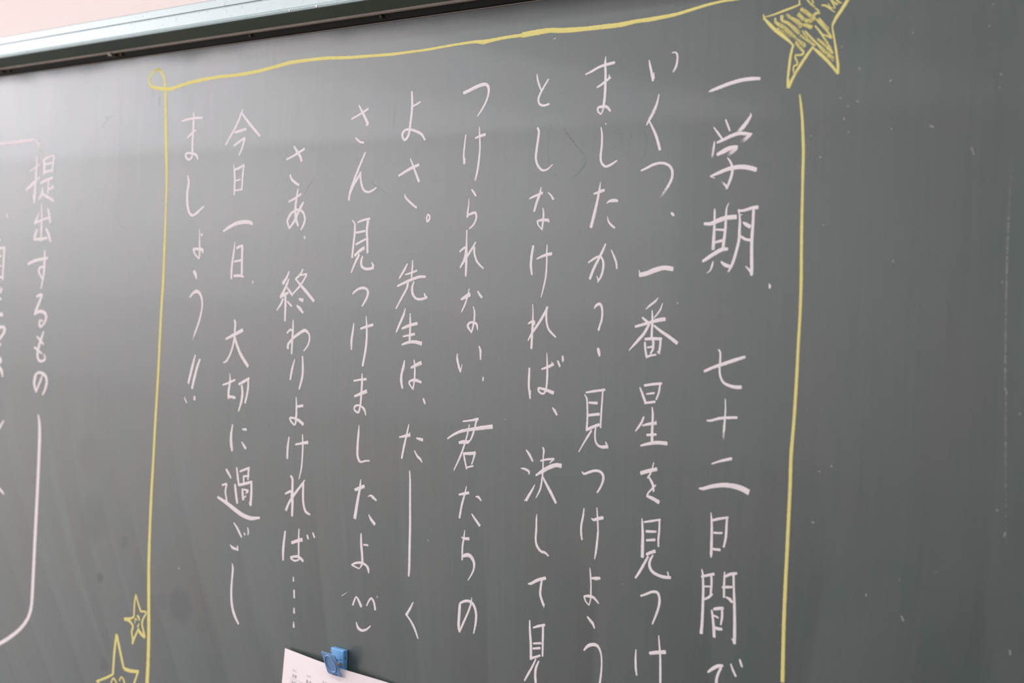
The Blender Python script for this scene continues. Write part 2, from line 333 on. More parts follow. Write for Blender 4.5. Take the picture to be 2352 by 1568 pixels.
# ------------------------------------------------------------ chalk strokes
# board-plane control points in tenths of a millimetre: x + 3 m, z, stroke width, coverage in percent
DATA = """1;一;20970,17671,13 21013,17683,33 21119,17712,38 21246,17744,40 21386,17769,41 21511,17775,40 21624,17770,31
1;学;21050,17271,13 21113,17202,26 21166,17139,21|21204,17347,16 21231,17292,24 21262,17225,21|21520,17402,8 21528,17378,25 21476,17304,44 21423,17247,46 21369,17202,40,50|21067,17111,15 21059,17041,29 21044,16945,29,60|21103,17100,23 21188,17130,36 21286,17166,40 21383,17189,41 21481,17181,35 21548,17176,19|21531,17165,31,90 21470,17126,52,70 21402,17088,39,30|21109,16967,33 21194,17002,51 21278,17033,49 21369,17044,31|21363,17024,26,90 21294,16984,53,70 21232,16939,27,30|21247,16926,13 21284,16883,24 21312,16828,30 21315,16769,34 21293,16685,34 21249,16590,28|21242,16615,25 21209,16645,30,70 21168,16670,17,30|21030,16728,20 21147,16767,38 21273,16806,44 21414,16822,48 21526,16810,49 21621,16786,47|21034,16724,12 21089,16708,10
1;期;20972,16201,32 21057,16201,39 21156,16236,50 21255,16264,49 21389,16275,50|21103,16364,17 21105,16315,29 21107,16194,29 21106,16073,40 21101,15916,46,80|21287,16431,8 21261,16374,20 21255,16266,29 21253,16146,34 21243,16038,37 21230,15929,40|21129,16136,22 21232,16131,26|21109,15989,25 21166,16003,30 21226,16016,29|20970,15781,31 21044,15824,44 21143,15880,46 21227,15917,44 21291,15920,36,80|21108,15783,11 21096,15734,29 21072,15679,16 21030,15650,8|21216,15778,25 21263,15746,42 21335,15726,36|21413,16355,17 21425,16313,19 21437,16241,28 21437,16134,34 21435,16026,37 21412,15919,36 21381,15810,36 21343,15720,33 21312,15671,16|21423,16295,12 21462,16298,10|21414,16339,24 21491,16346,31 21580,16368,36 21662,16378,41|21608,16353,33 21606,16193,36 21600,16015,39 21606,15837,41 21613,15695,42 21612,15641,33|21532,15735,10 21575,15700,25 21611,15665,31|21476,16215,12 21511,16196,41 21571,16167,43|21459,16060,27 21519,16029,31 21582,16021,28
1;dot;21840,15552,8 21849,15523,32 21848,15499,11
1;七;21045,14550,30 21170,14604,34 21312,14654,39 21451,14703,39 21569,14742,31,80|21223,14804,16 21246,14775,26 21250,14684,26 21246,14587,26 21261,14503,28 21307,14440,29 21394,14410,35 21465,14402,39 21535,14407,38
1;十;21103,14000,15 21153,14004,27 21267,14039,31 21381,14056,31 21496,14068,29|21335,14260,14 21343,14146,20 21339,14024,26 21334,13927,31 21328,13799,34,20
1;二;21189,13522,15 21274,13556,24 21359,13583,31 21446,13608,34|21034,13228,17 21085,13231,36 21200,13270,43 21343,13302,48 21471,13308,54 21584,13295,60 21681,13264,66
1;日;21202,12974,12 21213,12908,26 21221,12799,32 21226,12615,35 21226,12511,35 21226,12474,12|21231,12892,26 21302,12918,31 21430,12952,21|21416,12948,25 21414,12826,31 21409,12715,31 21387,12617,25|21252,12756,24 21309,12760,24 21359,12769,22|21245,12572,27 21296,12574,29 21339,12577,32
1;間;21108,12320,15 21123,12267,27 21137,12109,32 21140,11924,35 21139,11738,38 21131,11598,43|21111,12238,26 21186,12265,29 21272,12294,31|21236,12285,29 21245,12188,29 21240,12102,29 21239,12046,26|21155,12134,19 21228,12146,19|21162,11992,24 21211,12020,29 21260,12066,25|21411,12338,17 21411,12253,26 21411,12155,29 21415,12058,29|21423,12291,29 21486,12326,35 21567,12348,28|21528,12326,28 21539,12176,28 21554,11997,34 21565,11817,37 21571,11672,40 21573,11569,37|21538,11617,12 21568,11586,35|21390,12164,26 21450,12176,29 21513,12187,26|21443,12063,18 21491,12047,35 21521,12021,34|21261,11884,24 21280,11789,32 21296,11693,38 21306,11591,38|21289,11901,31 21346,11919,36 21410,11932,34|21396,11926,29 21400,11835,31 21387,11745,22|21285,11829,21 21329,11822,24 21351,11814,19|21310,11693,33 21356,11692,35 21402,11696,32
1;smudge;21599,11841,23,12 21618,11741,43,15|21761,11762,20,15 21770,11685,28,15
1;で;21241,11179,22 21304,11233,40 21375,11276,40 21432,11290,31|21411,11261,31 21378,11193,32 21360,11128,36 21356,11053,37|21537,11330,18 21564,11275,27 21606,11210,26|21651,11402,23 21667,11363,29 21682,11332,23
2;い;20128,18087,12 20147,18014,30 20170,17937,33 20192,17848,30|20201,17937,12 20204,17872,25|20447,18145,10 20499,18144,19 20523,18108,26 20522,18034,27 20504,17974,31 20471,17927,27,60
2;く;20284,17683,16 20265,17595,28 20223,17498,40 20165,17407,34 20124,17343,15|20238,17509,30,50 20149,17414,45,40|20158,17389,17 20208,17311,28 20266,17209,35 20301,17120,38 20324,17051,35
2;つ;20069,16818,19 20143,16844,27 20250,16885,31 20357,16897,30 20449,16873,30 20505,16815,35 20508,16729,33 20474,16655,33 20416,16576,38,70 20351,16496,23,40
2;dot;20518,16326,24 20537,16310,37 20553,16295,19
2;一;20087,15667,9 20098,15635,22|20095,15610,49 20196,15629,54 20318,15671,56 20439,15698,52 20566,15688,50
2;番;20375,15353,11 20333,15308,27 20258,15258,27 20206,15215,11|20439,15293,9 20414,15223,24 20370,15165,23 20326,15119,14|20163,15115,25 20211,15083,30 20243,15065,27|20062,15007,26 20159,15033,33 20282,15067,38 20389,15097,43 20483,15113,45,90|20295,15203,15 20303,15118,28 20303,15018,31 20302,14898,34|20260,15041,29 20194,14937,37 20104,14844,37 20036,14777,25 19983,14725,11|20330,15031,24 20425,14973,35 20550,14910,40 20663,14845,42|20207,14830,25 20218,14748,31 20240,14661,31|20210,14868,33 20306,14879,35 20441,14882,35|20429,14879,28 20425,14798,31 20413,14715,30|20313,14886,31 20328,14830,34 20323,14754,33 20294,14709,23|20245,14773,20 20310,14785,23|20234,14661,28 20299,14684,25 20372,14697,20|20404,14740,13 20386,14726,11
2;星;20159,14301,18 20193,14240,31 20236,14155,34 20248,14124,31|20224,14331,28 20328,14351,30 20463,14371,30|20444,14366,24 20432,14271,27 20398,14183,24|20259,14235,20 20364,14253,25|20237,14129,28 20307,14140,28 20380,14154,28|20228,13964,24 20200,13898,32 20155,13837,28 20118,13791,17|20217,13864,18 20302,13888,33 20409,13910,33|20405,13935,12 20403,13891,18|20343,14087,16 20356,14013,31 20356,13887,34 20356,13786,37 20360,13685,37|20284,13760,28 20354,13769,30 20412,13778,28|20201,13628,20 20312,13661,38 20435,13686,40 20569,13690,45
2;を;20214,13308,43 20295,13336,45 20440,13380,42|20394,13451,12 20378,13383,21 20343,13303,23 20310,13261,14|20320,13285,18 20364,13236,31 20395,13183,34 20405,13118,25|20433,13193,16 20381,13143,21 20329,13086,22 20315,13052,23|20315,13052,27 20385,13036,40 20487,13002,46
2;見;20253,12785,9 20261,12728,28 20273,12602,38 20277,12450,44 20279,12333,44|20286,12744,20 20382,12768,27 20516,12804,20|20504,12800,25 20506,12686,27 20498,12571,28 20502,12490,22|20322,12641,30 20395,12648,30 20461,12657,25|20332,12537,25 20449,12560,32|20339,12373,35 20397,12404,37 20458,12429,40|20361,12350,28 20303,12250,34 20244,12151,33 20192,12076,25|20430,12377,20 20393,12315,32 20385,12250,38 20422,12192,39 20501,12160,35 20593,12150,38 20685,12159,35|20644,12215,19 20657,12173,19
2;つ;20276,11877,22 20341,11905,27 20433,11950,30 20510,11955,34 20543,11895,34 20539,11806,33 20505,11698,31 20456,11581,20
2;け;20235,11235,16 20233,11134,28 20241,11020,32 20257,10940,23|20432,11232,37 20524,11259,42 20654,11291,47|20551,11459,16 20567,11341,25 20583,11218,28 20591,11067,31 20598,10891,31
3;ま;19196,17991,20 19290,18021,28 19403,18064,30 19517,18085,35 19625,18098,34|19377,17825,23 19445,17855,29 19525,17901,32 19575,17927,20|19551,17959,13 19553,17918,26|19492,18179,10 19487,18102,33 19497,17973,33 19499,17845,36 19497,17717,39 19485,17603,40|19486,17590,20 19467,17533,23 19444,17502,16|19444,17502,17 19397,17543,24 19399,17579,29 19423,17591,27 19472,17593,31 19530,17585,34 19586,17535,25|19445,17582,21
3;し;19454,17345,16 19472,17269,26 19475,17141,30 19464,17012,33 19476,16935,30 19535,16884,28 19608,16895,30 19708,16946,17
all;mark;19517,17396,11 19534,17376,14,70|18678,18458,8 18704,18463,11,60|15810,11101,18 15817,11084,22,50|15084,10988,10 15230,11075,9,30|5417,15951,48 5452,15951,36
all;ghost;18987,17239,11 19093,17143,12 19198,17035,12 19249,16942,13 19172,16866,12 19058,16771,12|19564,17365,9 19678,17337,9 19761,17282,10 19776,17230,11|18496,17373,11 18600,17402,11 18690,17424,11|18687,17424,14 18648,17293,14 18638,17134,14 18649,16988,14 18711,16853,12 18836,16744,12|18883,17362,12 18951,17280,12 19057,17183,11|18775,17782,10 18895,17807,10 19013,17826,9|15838,17785,12 15885,17680,13 15880,17534,13|15911,18088,11 15916,17854,11 15909,17605,11|15863,17138,11 15718,17025,11 15548,16926,10|15465,16794,10 15666,16686,10 15886,16579,10|13381,16810,10 13543,16846,10 13715,16881,10|14065,16654,13 14157,16762,13 14272,16899,13|13361,16346,10 13510,16377,11 13607,16456,15 13554,16536,10 13429,16529,10|13700,15979,15 13720,16090,14 13767,16153,13|5664,16241,18 5784,16122,17 5903,16043,16|6329,16455,17 6533,16540,15 6681,16568,14|6761,17552,15 6910,17450,15|23281,16254,7 23292,16052,7 23296,15861,7 23289,15726,7|23918,16250,6 23908,15977,6|23637,15920,8 23727,15877,8 23808,15878,7|23527,16119,6 23452,15941,7 23420,15851,6|22979,15851,6 22935,15971,6 22953,16142,6|23198,16198,6 23182,16006,6|22547,18075,7 22649,18083,9 22735,18156,9 22743,18269,9 22674,18378,7 22597,18403,7|23174,17646,8 23323,17703,8 23417,17740,7|23193,17243,6 23204,17387,7 23243,17474,6|24064,17499,6 24047,17371,7 24018,17276,6|24322,17429,5 24356,17289,5|24122,17216,6 24195,17319,6 24236,17381,6|19936,17286,10 19879,17137,10 19878,16973,9 19953,16894,8 20046,16917,9 20119,17027,9 20136,17177,9 20078,17267,8 19983,17291,8|19862,17713,8 19947,17752,8 20040,17784,8|19846,17898,6 19956,17909,7 20057,17933,7|19793,18394,8 19859,18325,8 19925,18257,8|20220,18275,8 20295,18312,8 20370,18342,8|20702,16932,7 20734,16870,7|20973,17444,9 21044,17470,9 21129,17495,8|21671,17880,9 21751,17903,9 21858,17918,8|10235,18388,49 10227,18283,49|10421,18251,48 10413,18133,48|8602,17791,18 8811,17891,20 8964,18014,21|9243,16665,21 9226,16412,20 9414,16194,14 9669,16158,12|8833,18006,15 9119,18035,15|8007,16496,18 8278,16605,17|18886,17361,11 19058,17170,10 19233,17007,11 19205,16878,12 19009,16711,11|19615,17301,9 19747,17244,10 19770,17142,11 19624,17086,10|20912,17847,9 21022,17959,9 21135,17998,8
3;た;19377,16563,16 19426,16572,32 19491,16593,37 19536,16601,32|19475,16700,8 19465,16626,26 19438,16484,36 19395,16316,43 19352,16163,43|19579,16446,11 19618,16471,29 19683,16478,41 19741,16473,28|19597,16292,8 19612,16237,21 19655,16192,28 19709,16158,22
3;か;19333,15742,20 19401,15782,28 19475,15814,26 19524,15805,28 19558,15748,32 19555,15657,33 19526,15573,28 19482,15516,18|19468,15580,13 19491,15533,22|19583,15967,19 19545,15890,35 19484,15785,35 19415,15668,38 19362,15549,39|19670,15897,12 19711,15827,25 19750,15750,28 19762,15680,22
3;？;19443,15198,15 19474,15234,34 19523,15253,34 19554,15224,32 19568,15153,30 19561,15062,29 19537,14996,29 19520,14941,29
3;dot;19521,14723,33 19534,14685,46 19549,14636,26
3;見;19361,14184,21 19485,14209,29 19645,14238,28|19342,14156,16 19376,14113,27 19391,13983,27 19395,13852,27 19389,13733,30|19616,14242,23 19610,14105,26 19603,13948,26 19599,13785,26|19411,14067,24 19466,14067,31 19537,14071,36|19401,13911,31 19489,13928,34 19574,13941,34|19385,13733,32 19470,13774,37 19576,13816,37|19464,13734,27 19409,13656,30 19338,13551,21 19279,13459,12|19528,13785,20 19520,13706,26 19530,13616,26 19570,13568,27 19629,13554,34 19718,13567,44|19683,13620,16 19701,13587,26
3;つ;19343,13224,16 19369,13202,26 19444,13229,31 19526,13258,31 19617,13257,34 19664,13213,36 19662,13147,32 19625,13064,27 19583,13004,21
3;け;19390,12787,16 19379,12687,29 19357,12578,30 19358,12485,30 19374,12408,24|19509,12680,14 19542,12669,31 19608,12691,39 19684,12714,39|19586,12819,17 19599,12703,23 19614,12548,26 19604,12389,33 19592,12282,32 19576,12201,13
3;よ;19509,12088,8 19520,12021,24 19533,11905,23 19539,11761,23 19534,11694,19 19515,11631,13|19547,11967,24 19605,11972,42 19666,11985,33|19515,11631,16 19459,11675,20 19437,11724,27|19437,11728,23 19507,11742,34 19582,11735,36 19662,11680,16
3;、;19496,11489,19 19536,11457,35 19579,11425,37 19609,11372,20
3;う;19460,11074,19 19516,11136,39 19590,11170,41 19656,11170,38 19699,11132,30 19727,11059,24 19736,10956,23 19731,10836,29 19714,10701,32
4;と;18423,18051,14 18435,17984,27 18470,17902,29 18503,17839,19|18611,17974,24 18545,17890,27 18487,17807,31 18459,17742,32 18479,17681,29 18554,17657,27 18633,17672,25
4;し;18460,17388,30 18483,17341,32 18470,17221,36 18454,17115,36 18449,17008,35 18483,16926,32 18556,16867,27 18640,16875,23 18721,16932,12
4;な;18363,16519,17 18442,16548,28 18521,16571,34 18573,16590,34,80|18547,16657,14 18529,16577,35 18489,16484,38 18446,16364,32|18661,16591,11 18705,16561,24 18751,16507,28|18586,16400,14 18601,16336,28 18596,16242,32 18583,16138,25|18579,16142,18 18532,16182,19 18509,16222,28 18511,16245,32|18508,16243,25 18587,16256,35 18683,16252,37|18687,16248,31 18691,16228,17
4;け;18450,15936,36 18428,15812,39 18421,15690,39 18443,15580,25|18515,15775,17 18597,15807,31 18684,15831,38 18753,15842,40|18675,15951,14 18674,15855,25 18677,15695,25 18669,15561,28 18639,15426,24 18604,15307,14
4;れ;18471,15213,14 18481,15098,21 18481,14963,36 18475,14814,36 18472,14665,36|18409,14971,20 18453,14992,31 18503,15005,26 18508,14964,25|18413,14760,17 18468,14848,32 18561,14960,35 18653,15085,36 18714,15188,26|18702,15180,31 18697,15093,35 18710,14987,31 18749,14908,29 18857,14826,21
4;ば;18450,14417,29 18449,14312,36 18451,14189,36 18478,14045,25|18485,14144,11 18477,14083,21|18651,14420,19 18742,14449,33 18836,14492,36|18809,14517,14 18814,14484,17|18726,14623,11 18735,14519,25 18744,14385,32 18741,14251,31 18727,14169,30 18694,14120,25 18641,14125,26 18609,14154,31 18608,14181,32|18608,14185,25 18700,14174,33 18851,14141,47|18904,14536,23 18922,14504,33 18941,14472,27|18979,14600,21 18983,14567,34 18985,14534,21
4;、;18844,13957,19 18883,13920,36 18916,13876,26
4;決;18439,13397,17 18495,13344,37 18552,13268,24|18359,13158,11 18431,13156,31 18495,13133,36 18500,13103,22|18474,12776,30 18438,12764,14|18600,12982,10 18558,12909,29 18507,12834,38 18465,12768,38|18681,13286,22 18772,13312,27 18893,13332,29|18885,13324,26 18826,13271,9|18613,13099,22 18708,13157,47 18828,13224,52 18931,13260,50 19014,13261,54|18709,13454,21 18728,13422,32 18722,13334,21 18724,13199,25 18715,13076,28 18690,12938,27 18624,12819,13|18713,13110,17 18775,13023,34 18858,12918,44 18947,12798,34
4;し;18647,12622,7 18644,12561,25 18646,12425,32 18642,12302,32 18667,12224,35 18731,12169,34 18803,12160,30 18853,12130,25
4;て;18541,11730,16 18589,11742,35 18685,11798,40 18821,11848,40|18764,11818,27 18747,11720,35 18745,11625,36 18803,11506,36|18805,11479,10 18812,11521,20
4;見;18585,11276,22 18596,11134,36 18617,10974,40 18625,10797,39|18647,11198,19 18718,11228,32 18831,11267,32|18805,11255,32 18808,11093,35 18812,10876,28|18659,11002,24 18779,11028,29|18655,10937,24 18768,10965,32|18619,10809,29 18698,10839,29 18772,10874,26|18705,10813,22 18650,10706,31 18583,10596,31 18532,10510,22|18753,10798,22 18713,10705,37 18704,10608,39 18722,10488,40
5;つ;17178,17897,42 17273,17923,42 17387,17958,45 17491,17981,46 17567,17983,41 17612,17945,42 17618,17876,34 17588,17782,30 17522,17682,29 17437,17586,18
5;け;17239,17353,23 17224,17231,27 17214,17105,31 17225,16985,31|17235,17062,16 17234,16999,23|17410,17307,21 17489,17331,32 17583,17347,37|17475,17442,19 17486,17331,27 17496,17178,27 17483,17012,34 17460,16874,34 17430,16770,23
5;ら;17374,16650,23 17408,16617,30 17448,16571,30|17330,16539,12 17329,16458,23 17317,16374,31 17311,16297,31|17310,16311,15 17367,16339,35 17449,16352,35 17471,16296,34 17448,16233,29 17406,16185,27 17350,16150,19
5;れ;17308,16129,23 17310,15981,27 17315,15813,39 17314,15658,39 17313,15539,31|17193,15850,23 17240,15885,31 17294,15904,32 17292,15813,27 17266,15742,23|17207,15643,18 17248,15700,35 17331,15799,35 17414,15898,35 17472,15979,18|17448,15912,34 17455,15829,34 17497,15738,32 17557,15683,29 17619,15643,22
5;な;17243,15234,27 17324,15272,51 17400,15302,50|17381,15379,11 17365,15308,30 17318,15180,30 17258,15076,22|17532,15348,21 17568,15307,34 17608,15271,30|17460,15150,15 17486,15088,27 17486,14976,31 17465,14877,34 17439,14812,22|17439,14819,17 17388,14873,39 17374,14901,38 17405,14937,30 17468,14947,28 17531,14922,35 17549,14853,15
5;い;17202,14527,16 17205,14454,35 17240,14357,38 17270,14295,27|17270,14302,23 17297,14396,11|17584,14642,22 17611,14590,38 17616,14478,23
5;dot;17673,14252,23 17671,14210,26
5;君;17341,13656,20 17466,13678,25 17609,13710,39|17581,13698,37 17556,13604,29 17516,13488,32 17477,13421,23 17420,13380,24|17071,13405,21 17182,13470,32 17317,13526,40 17471,13561,42 17661,13600,50 17859,13635,55|17284,13373,37 17361,13391,48 17439,13396,45 17477,13421,15|17455,13626,15 17434,13523,26 17382,13362,29 17311,13198,32 17204,13006,18|17367,13247,27 17390,13164,31 17430,13048,27|17377,13241,34 17474,13251,42 17579,13269,42|17565,13253,37 17544,13181,25 17518,13119,21|17423,13062,20 17490,13083,25 17544,13096,20
5;た;17307,12697,23 17389,12717,37 17481,12742,36|17435,12822,11 17409,12712,30 17365,12579,34 17328,12396,34|17602,12705,11 17650,12707,35 17703,12667,17|17544,12474,18 17595,12425,32 17690,12342,39
5;ち;17428,12246,15 17416,12144,27 17397,12028,31 17397,11857,27|17373,12152,10 17412,12137,35 17509,12147,42|17395,11892,26 17441,11920,48 17518,11932,51 17578,11899,48 17611,11840,39 17606,11762,29 17567,11684,23 17512,11607,13
5;の;17587,11391,11 17578,11311,29 17529,11189,31 17457,11047,34 17388,10909,28|17388,10909,28 17370,10974,47 17372,11103,47 17380,11262,46|17379,11279,29 17446,11317,34 17523,11337,37 17591,11328,40 17641,11280,39 17674,11187,39 17669,11072,37 17640,10936,18
6;よ;16220,17977,29 16231,17864,37 16230,17719,42 16210,17561,42 16186,17417,42 16141,17354,37 16099,17337,33|16099,17337,33 16066,17379,40 16064,17430,41 16115,17471,32 16198,17475,35 16314,17448,35 16429,17399,38 16494,17324,28|16242,17784,25 16310,17801,29 16387,17833,23
6;さ;16013,16862,29 16127,16910,39 16250,16958,41 16394,17001,40|16229,17082,19 16280,16993,30 16347,16875,38 16403,16776,42|16139,16611,20 16151,16574,32 16248,16500,33 16371,16429,29
6;。;16584,16338,22 16622,16316,30 16617,16273,34 16578,16244,25 16570,16295,29 16580,16330,24
6;先;16224,15677,23 16169,15595,38 16078,15484,26|16192,15534,18 16296,15557,27 16409,15592,27|16324,15729,21 16324,15627,33 16313,15496,29|16046,15375,28 16186,15427,37 16351,15482,39 16474,15511,38 16576,15513,32|16245,15429,41 16231,15355,36 16151,15243,34 16031,15074,27|16363,15446,20 16331,15365,41 16342,15285,44 16403,15222,35 16506,15213,35 16618,15243,36|16561,15292,15 16583,15256,38
6;生;16210,15077,16 16182,14995,40 16113,14874,39 16047,14757,28|16158,14806,31 16293,14853,42 16447,14889,41|16183,14701,24 16298,14724,30 16401,14744,38|16307,15014,21 16313,14854,38 16311,14649,38|16166,14590,24 16281,14625,38 16405,14639,44 16540,14624,53
6;は;16221,14377,21 16209,14306,45 16172,14186,46 16171,14097,47 16196,14003,34|16353,14289,28 16439,14328,46 16544,14368,51|16405,14398,21 16423,14305,33 16425,14144,33 16400,14004,24|16400,14004,19 16323,14079,28 16333,14106,28|16322,14105,21 16426,14130,44 16551,14109,33
6;、;16600,13895,24 16618,13860,40 16636,13828,24
6;た;16163,13336,21 16268,13361,38 16368,13385,50|16360,13418,17 16362,13377,21|16341,13522,20 16309,13402,32 16263,13235,41 16221,13057,33|16494,13356,21 16550,13349,39 16612,13343,45|16459,13182,19 16518,13115,33 16571,13084,36 16610,13044,15
6;ー;16379,12901,21 16393,12763,34 16404,12470,38 16416,12177,42 16419,11883,42 16423,11588,42 16416,11483,29
6;く;16516,11143,18 16465,11057,35 16389,10947,42|16407,10943,27 16482,10883,32 16559,10793,37 16626,10676,21
7;さ;15030,17673,23 15185,17725,30 15371,17800,30|15180,17856,23 15239,17774,38 15309,17681,46 15372,17585,51|15372,17585,36 15335,17572,20|15130,17407,27 15211,17353,31 15294,17338,27
7;ん;15332,17198,29 15245,17054,38 15130,16847,43 15046,16667,44 15017,16550,36|15037,16622,22 15111,16757,42 15207,16868,41 15256,16937,25|15244,16912,31 15261,16799,39 15314,16693,37 15409,16653,30 15503,16677,29 15578,16714,20
7;見;15103,16266,18 15154,16220,35 15159,16092,41 15138,15925,40 15118,15751,41|15216,16239,25 15331,16269,31 15463,16289,31|15430,16279,44 15407,16137,44 15420,15987,44 15431,15819,40|15186,16096,31 15370,16119,33|15192,15933,30 15298,15974,32 15386,16005,32|15171,15777,39 15270,15843,45 15364,15889,47|15265,15793,41 15197,15699,41 15108,15543,25|15333,15768,30 15309,15700,45 15322,15633,43 15391,15599,37 15501,15601,39 15560,15622,44|15520,15688,16 15559,15637,47
7;つ;15151,15246,25 15235,15303,33 15334,15331,36 15423,15323,36 15463,15275,49 15435,15191,41 15351,15080,28
7;け;15190,14835,22 15172,14712,40 15150,14589,45 15154,14471,27|15334,14768,31 15455,14801,37 15582,14833,40|15438,14943,18 15454,14816,35 15461,14651,40 15445,14484,44 15392,14254,39
7;ま;15221,14034,24 15339,14057,30 15477,14076,36|15243,13819,31 15358,13861,44 15490,13911,53|15385,14148,18 15390,14027,40 15381,13860,40 15369,13707,35 15341,13614,37 15312,13596,30|15312,13599,28 15250,13629,33 15253,13675,34 15308,13699,27 15387,13691,30 15456,13646,41 15481,13580,22
7;し;15353,13425,13 15346,13310,40 15334,13157,45 15336,13005,45 15372,12933,41 15417,12919,27 15506,12944,24 15583,12952,21
7;た;15303,12516,40 15398,12552,49 15493,12589,49|15416,12671,18 15405,12556,44 15367,12384,52 15314,12117,61|15574,12455,9 15624,12476,27 15668,12459,46 15742,12423,29|15597,12204,17 15648,12147,44 15727,12090,46
7;よ;15452,11919,27 15462,11771,45 15486,11622,45 15495,11517,43 15463,11459,22 15431,11427,14|15431,11427,17 15351,11441,23 15276,11455,23|15276,11460,21 15361,11496,33 15472,11516,37 15562,11500,36 15613,11459,48 15628,11401,22|15511,11775,24 15600,11781,30
7;笑;15321,10898,32 15354,10973,31 15390,11023,22 15444,10974,43 15496,10906,48|15606,10938,23 15652,11018,28 15701,11056,32 15754,11005,40 15780,10911,40|15404,10668,18 15436,10604,46 15509,10575,38 15608,10603,30 15694,10671,16
8;さ;13643,17160,28 13801,17210,35 14036,17299,35|13801,17344,28 13872,17270,48 13948,17189,50 13980,17125,45|13730,16936,32 13759,16880,40 13840,16823,39 13934,16785,37
8;あ;13715,16546,28 13837,16587,35 13988,16652,32|13917,16727,24 13886,16594,44 13867,16437,49 13885,16295,52 13937,16193,36|14041,16532,35 13953,16420,49 13849,16264,44 13747,16161,29|13738,16157,33 13703,16233,43 13694,16272,43 13759,16359,45 13856,16413,38 13953,16424,35 14047,16380,40 14084,16294,43 14063,16216,41 14000,16134,26
8;dot;14077,16040,31 14095,16012,31
8;終;13759,15528,27 13708,15439,44 13624,15350,59|13758,15424,19 13723,15352,45 13653,15247,44 13574,15149,43|13575,15133,16 13630,15179,50 13748,15218,34|13721,15296,29 13790,15235,45 13848,15181,25|13684,15200,45 13693,15041,50 13689,14805,35|13637,15127,36 13586,15045,39 13501,14957,21|13738,15090,27 13834,15027,35|14066,15565,26 14013,15493,36 13906,15420,30|14008,15485,32 14158,15499,25|14158,15496,30 14089,15408,33 13983,15303,32 13852,15205,27|13918,15420,27 14018,15344,42 14167,15238,50 14328,15117,46|14002,15138,30 14087,15117,59|13952,15037,33 14019,15002,54 14094,14941,36
8;わ;13746,14632,27 13811,14680,34 13860,14679,32|13879,14821,25 13878,14667,44 13866,14508,44 13861,14336,34|13771,14407,54 13781,14471,43 13877,14556,41 14009,14633,45 14140,14687,47 14226,14652,37 14253,14575,34 14220,14479,30 14132,14392,20
8;り;13932,14257,19 13881,14111,43 13845,13958,34|14106,14312,29 14119,14174,44 14112,14016,47 14051,13834,32
8;よ;13987,13709,20 14000,13564,39 13998,13421,44 13985,13324,33 13961,13303,23|13961,13303,27 13886,13347,34 13852,13392,37|13859,13401,29 13970,13399,33 14069,13372,47 14163,13328,48|14012,13573,32 14145,13600,44
8;け;13850,13113,29 13825,12974,44 13820,12798,39|13996,13020,25 14130,13049,35 14274,13078,50|14149,13178,24 14162,13040,34 14160,12881,34 14143,12689,33 14096,12529,18
8;れ;13908,12551,36 13949,12508,49 13953,12349,49 13962,12174,54 13960,11969,44|13795,12274,27 13875,12311,36 13937,12323,41 13927,12250,29|13819,12036,48 13893,12166,41 14035,12327,43 14153,12445,38 14222,12524,20|14195,12474,43 14193,12346,44 14206,12190,44 14259,12077,44 14357,12043,26
8;ば;13815,11725,34 13791,11573,49 13777,11426,50 13782,11293,35|13965,11575,42 14086,11620,48 14202,11657,54|14123,11800,24 14123,11622,39 14131,11416,34|13948,11356,35 14046,11387,35 14132,11392,46 14231,11348,43|13954,11341,25 14048,11323,29 14145,11357,22|14306,11735,33 14332,11687,33|14431,11785,33 14469,11727,32
8;…;14023,11081,20 14025,11022,34|14045,10892,35 14052,10781,35|14055,10626,30 14058,10557,39|14053,10428,15 14058,10349,45
9;今;12583,17946,20 12549,17883,45 12440,17717,39 12299,17559,38 12182,17432,29|12559,17899,29 12689,17778,44 12851,17648,47 13011,17528,38|12404,17609,31 12537,17627,41 12681,17648,34|12385,17407,31 12503,17460,42 12646,17519,30|12641,17515,47 12599,17383,40 12510,17263,24
9;日;12390,17128,16 12413,17012,42 12427,16847,43 12418,16663,32|12425,17044,35 12531,17071,40 12648,17116,26|12640,17117,37 12619,16973,42 12601,16737,37|12444,16879,24 12558,16896,27|12450,16731,27 12609,16745,30
9;一;12168,16113,30 12322,16180,51 12508,16237,58 12693,16256,59 12838,16244,56 12883,16219,37
9;日;12460,15944,21 12444,15808,43 12403,15593,48 12394,15394,43|12509,15858,36 12574,15883,42 12658,15900,37|12648,15900,53 12646,15728,48 12649,15449,48|12462,15657,30 12630,15679,33|12457,15437,40 12590,15444,40 12692,15430,30
9;dot;12922,15373,21 12918,15340,31
9;大;12290,14468,29 12463,14534,50 12705,14628,57|12495,14771,36 12518,14719,48 12509,14603,43 12498,14470,42 12432,14284,39 12329,14144,39 12249,14103,22|12504,14536,36 12562,14407,50 12674,14248,60 12852,14086,53
9;切;12242,13763,24 12396,13807,35 12542,13862,35|12409,13950,16 12422,13834,43 12392,13682,53 12391,13565,43|12395,13598,34 12471,13596,44 12557,13591,44|12637,13799,35 12755,13849,46 12885,13907,39|12864,13890,42 12860,13733,46 12799,13531,40|12710,13788,42 12730,13674,53 12708,13540,51 12644,13394,29
9;に;12508,13175,26 12478,13022,53 12483,12889,65 12509,12775,43|12755,13128,26 12848,13131,40|12741,12934,19 12791,12886,46 12845,12842,36
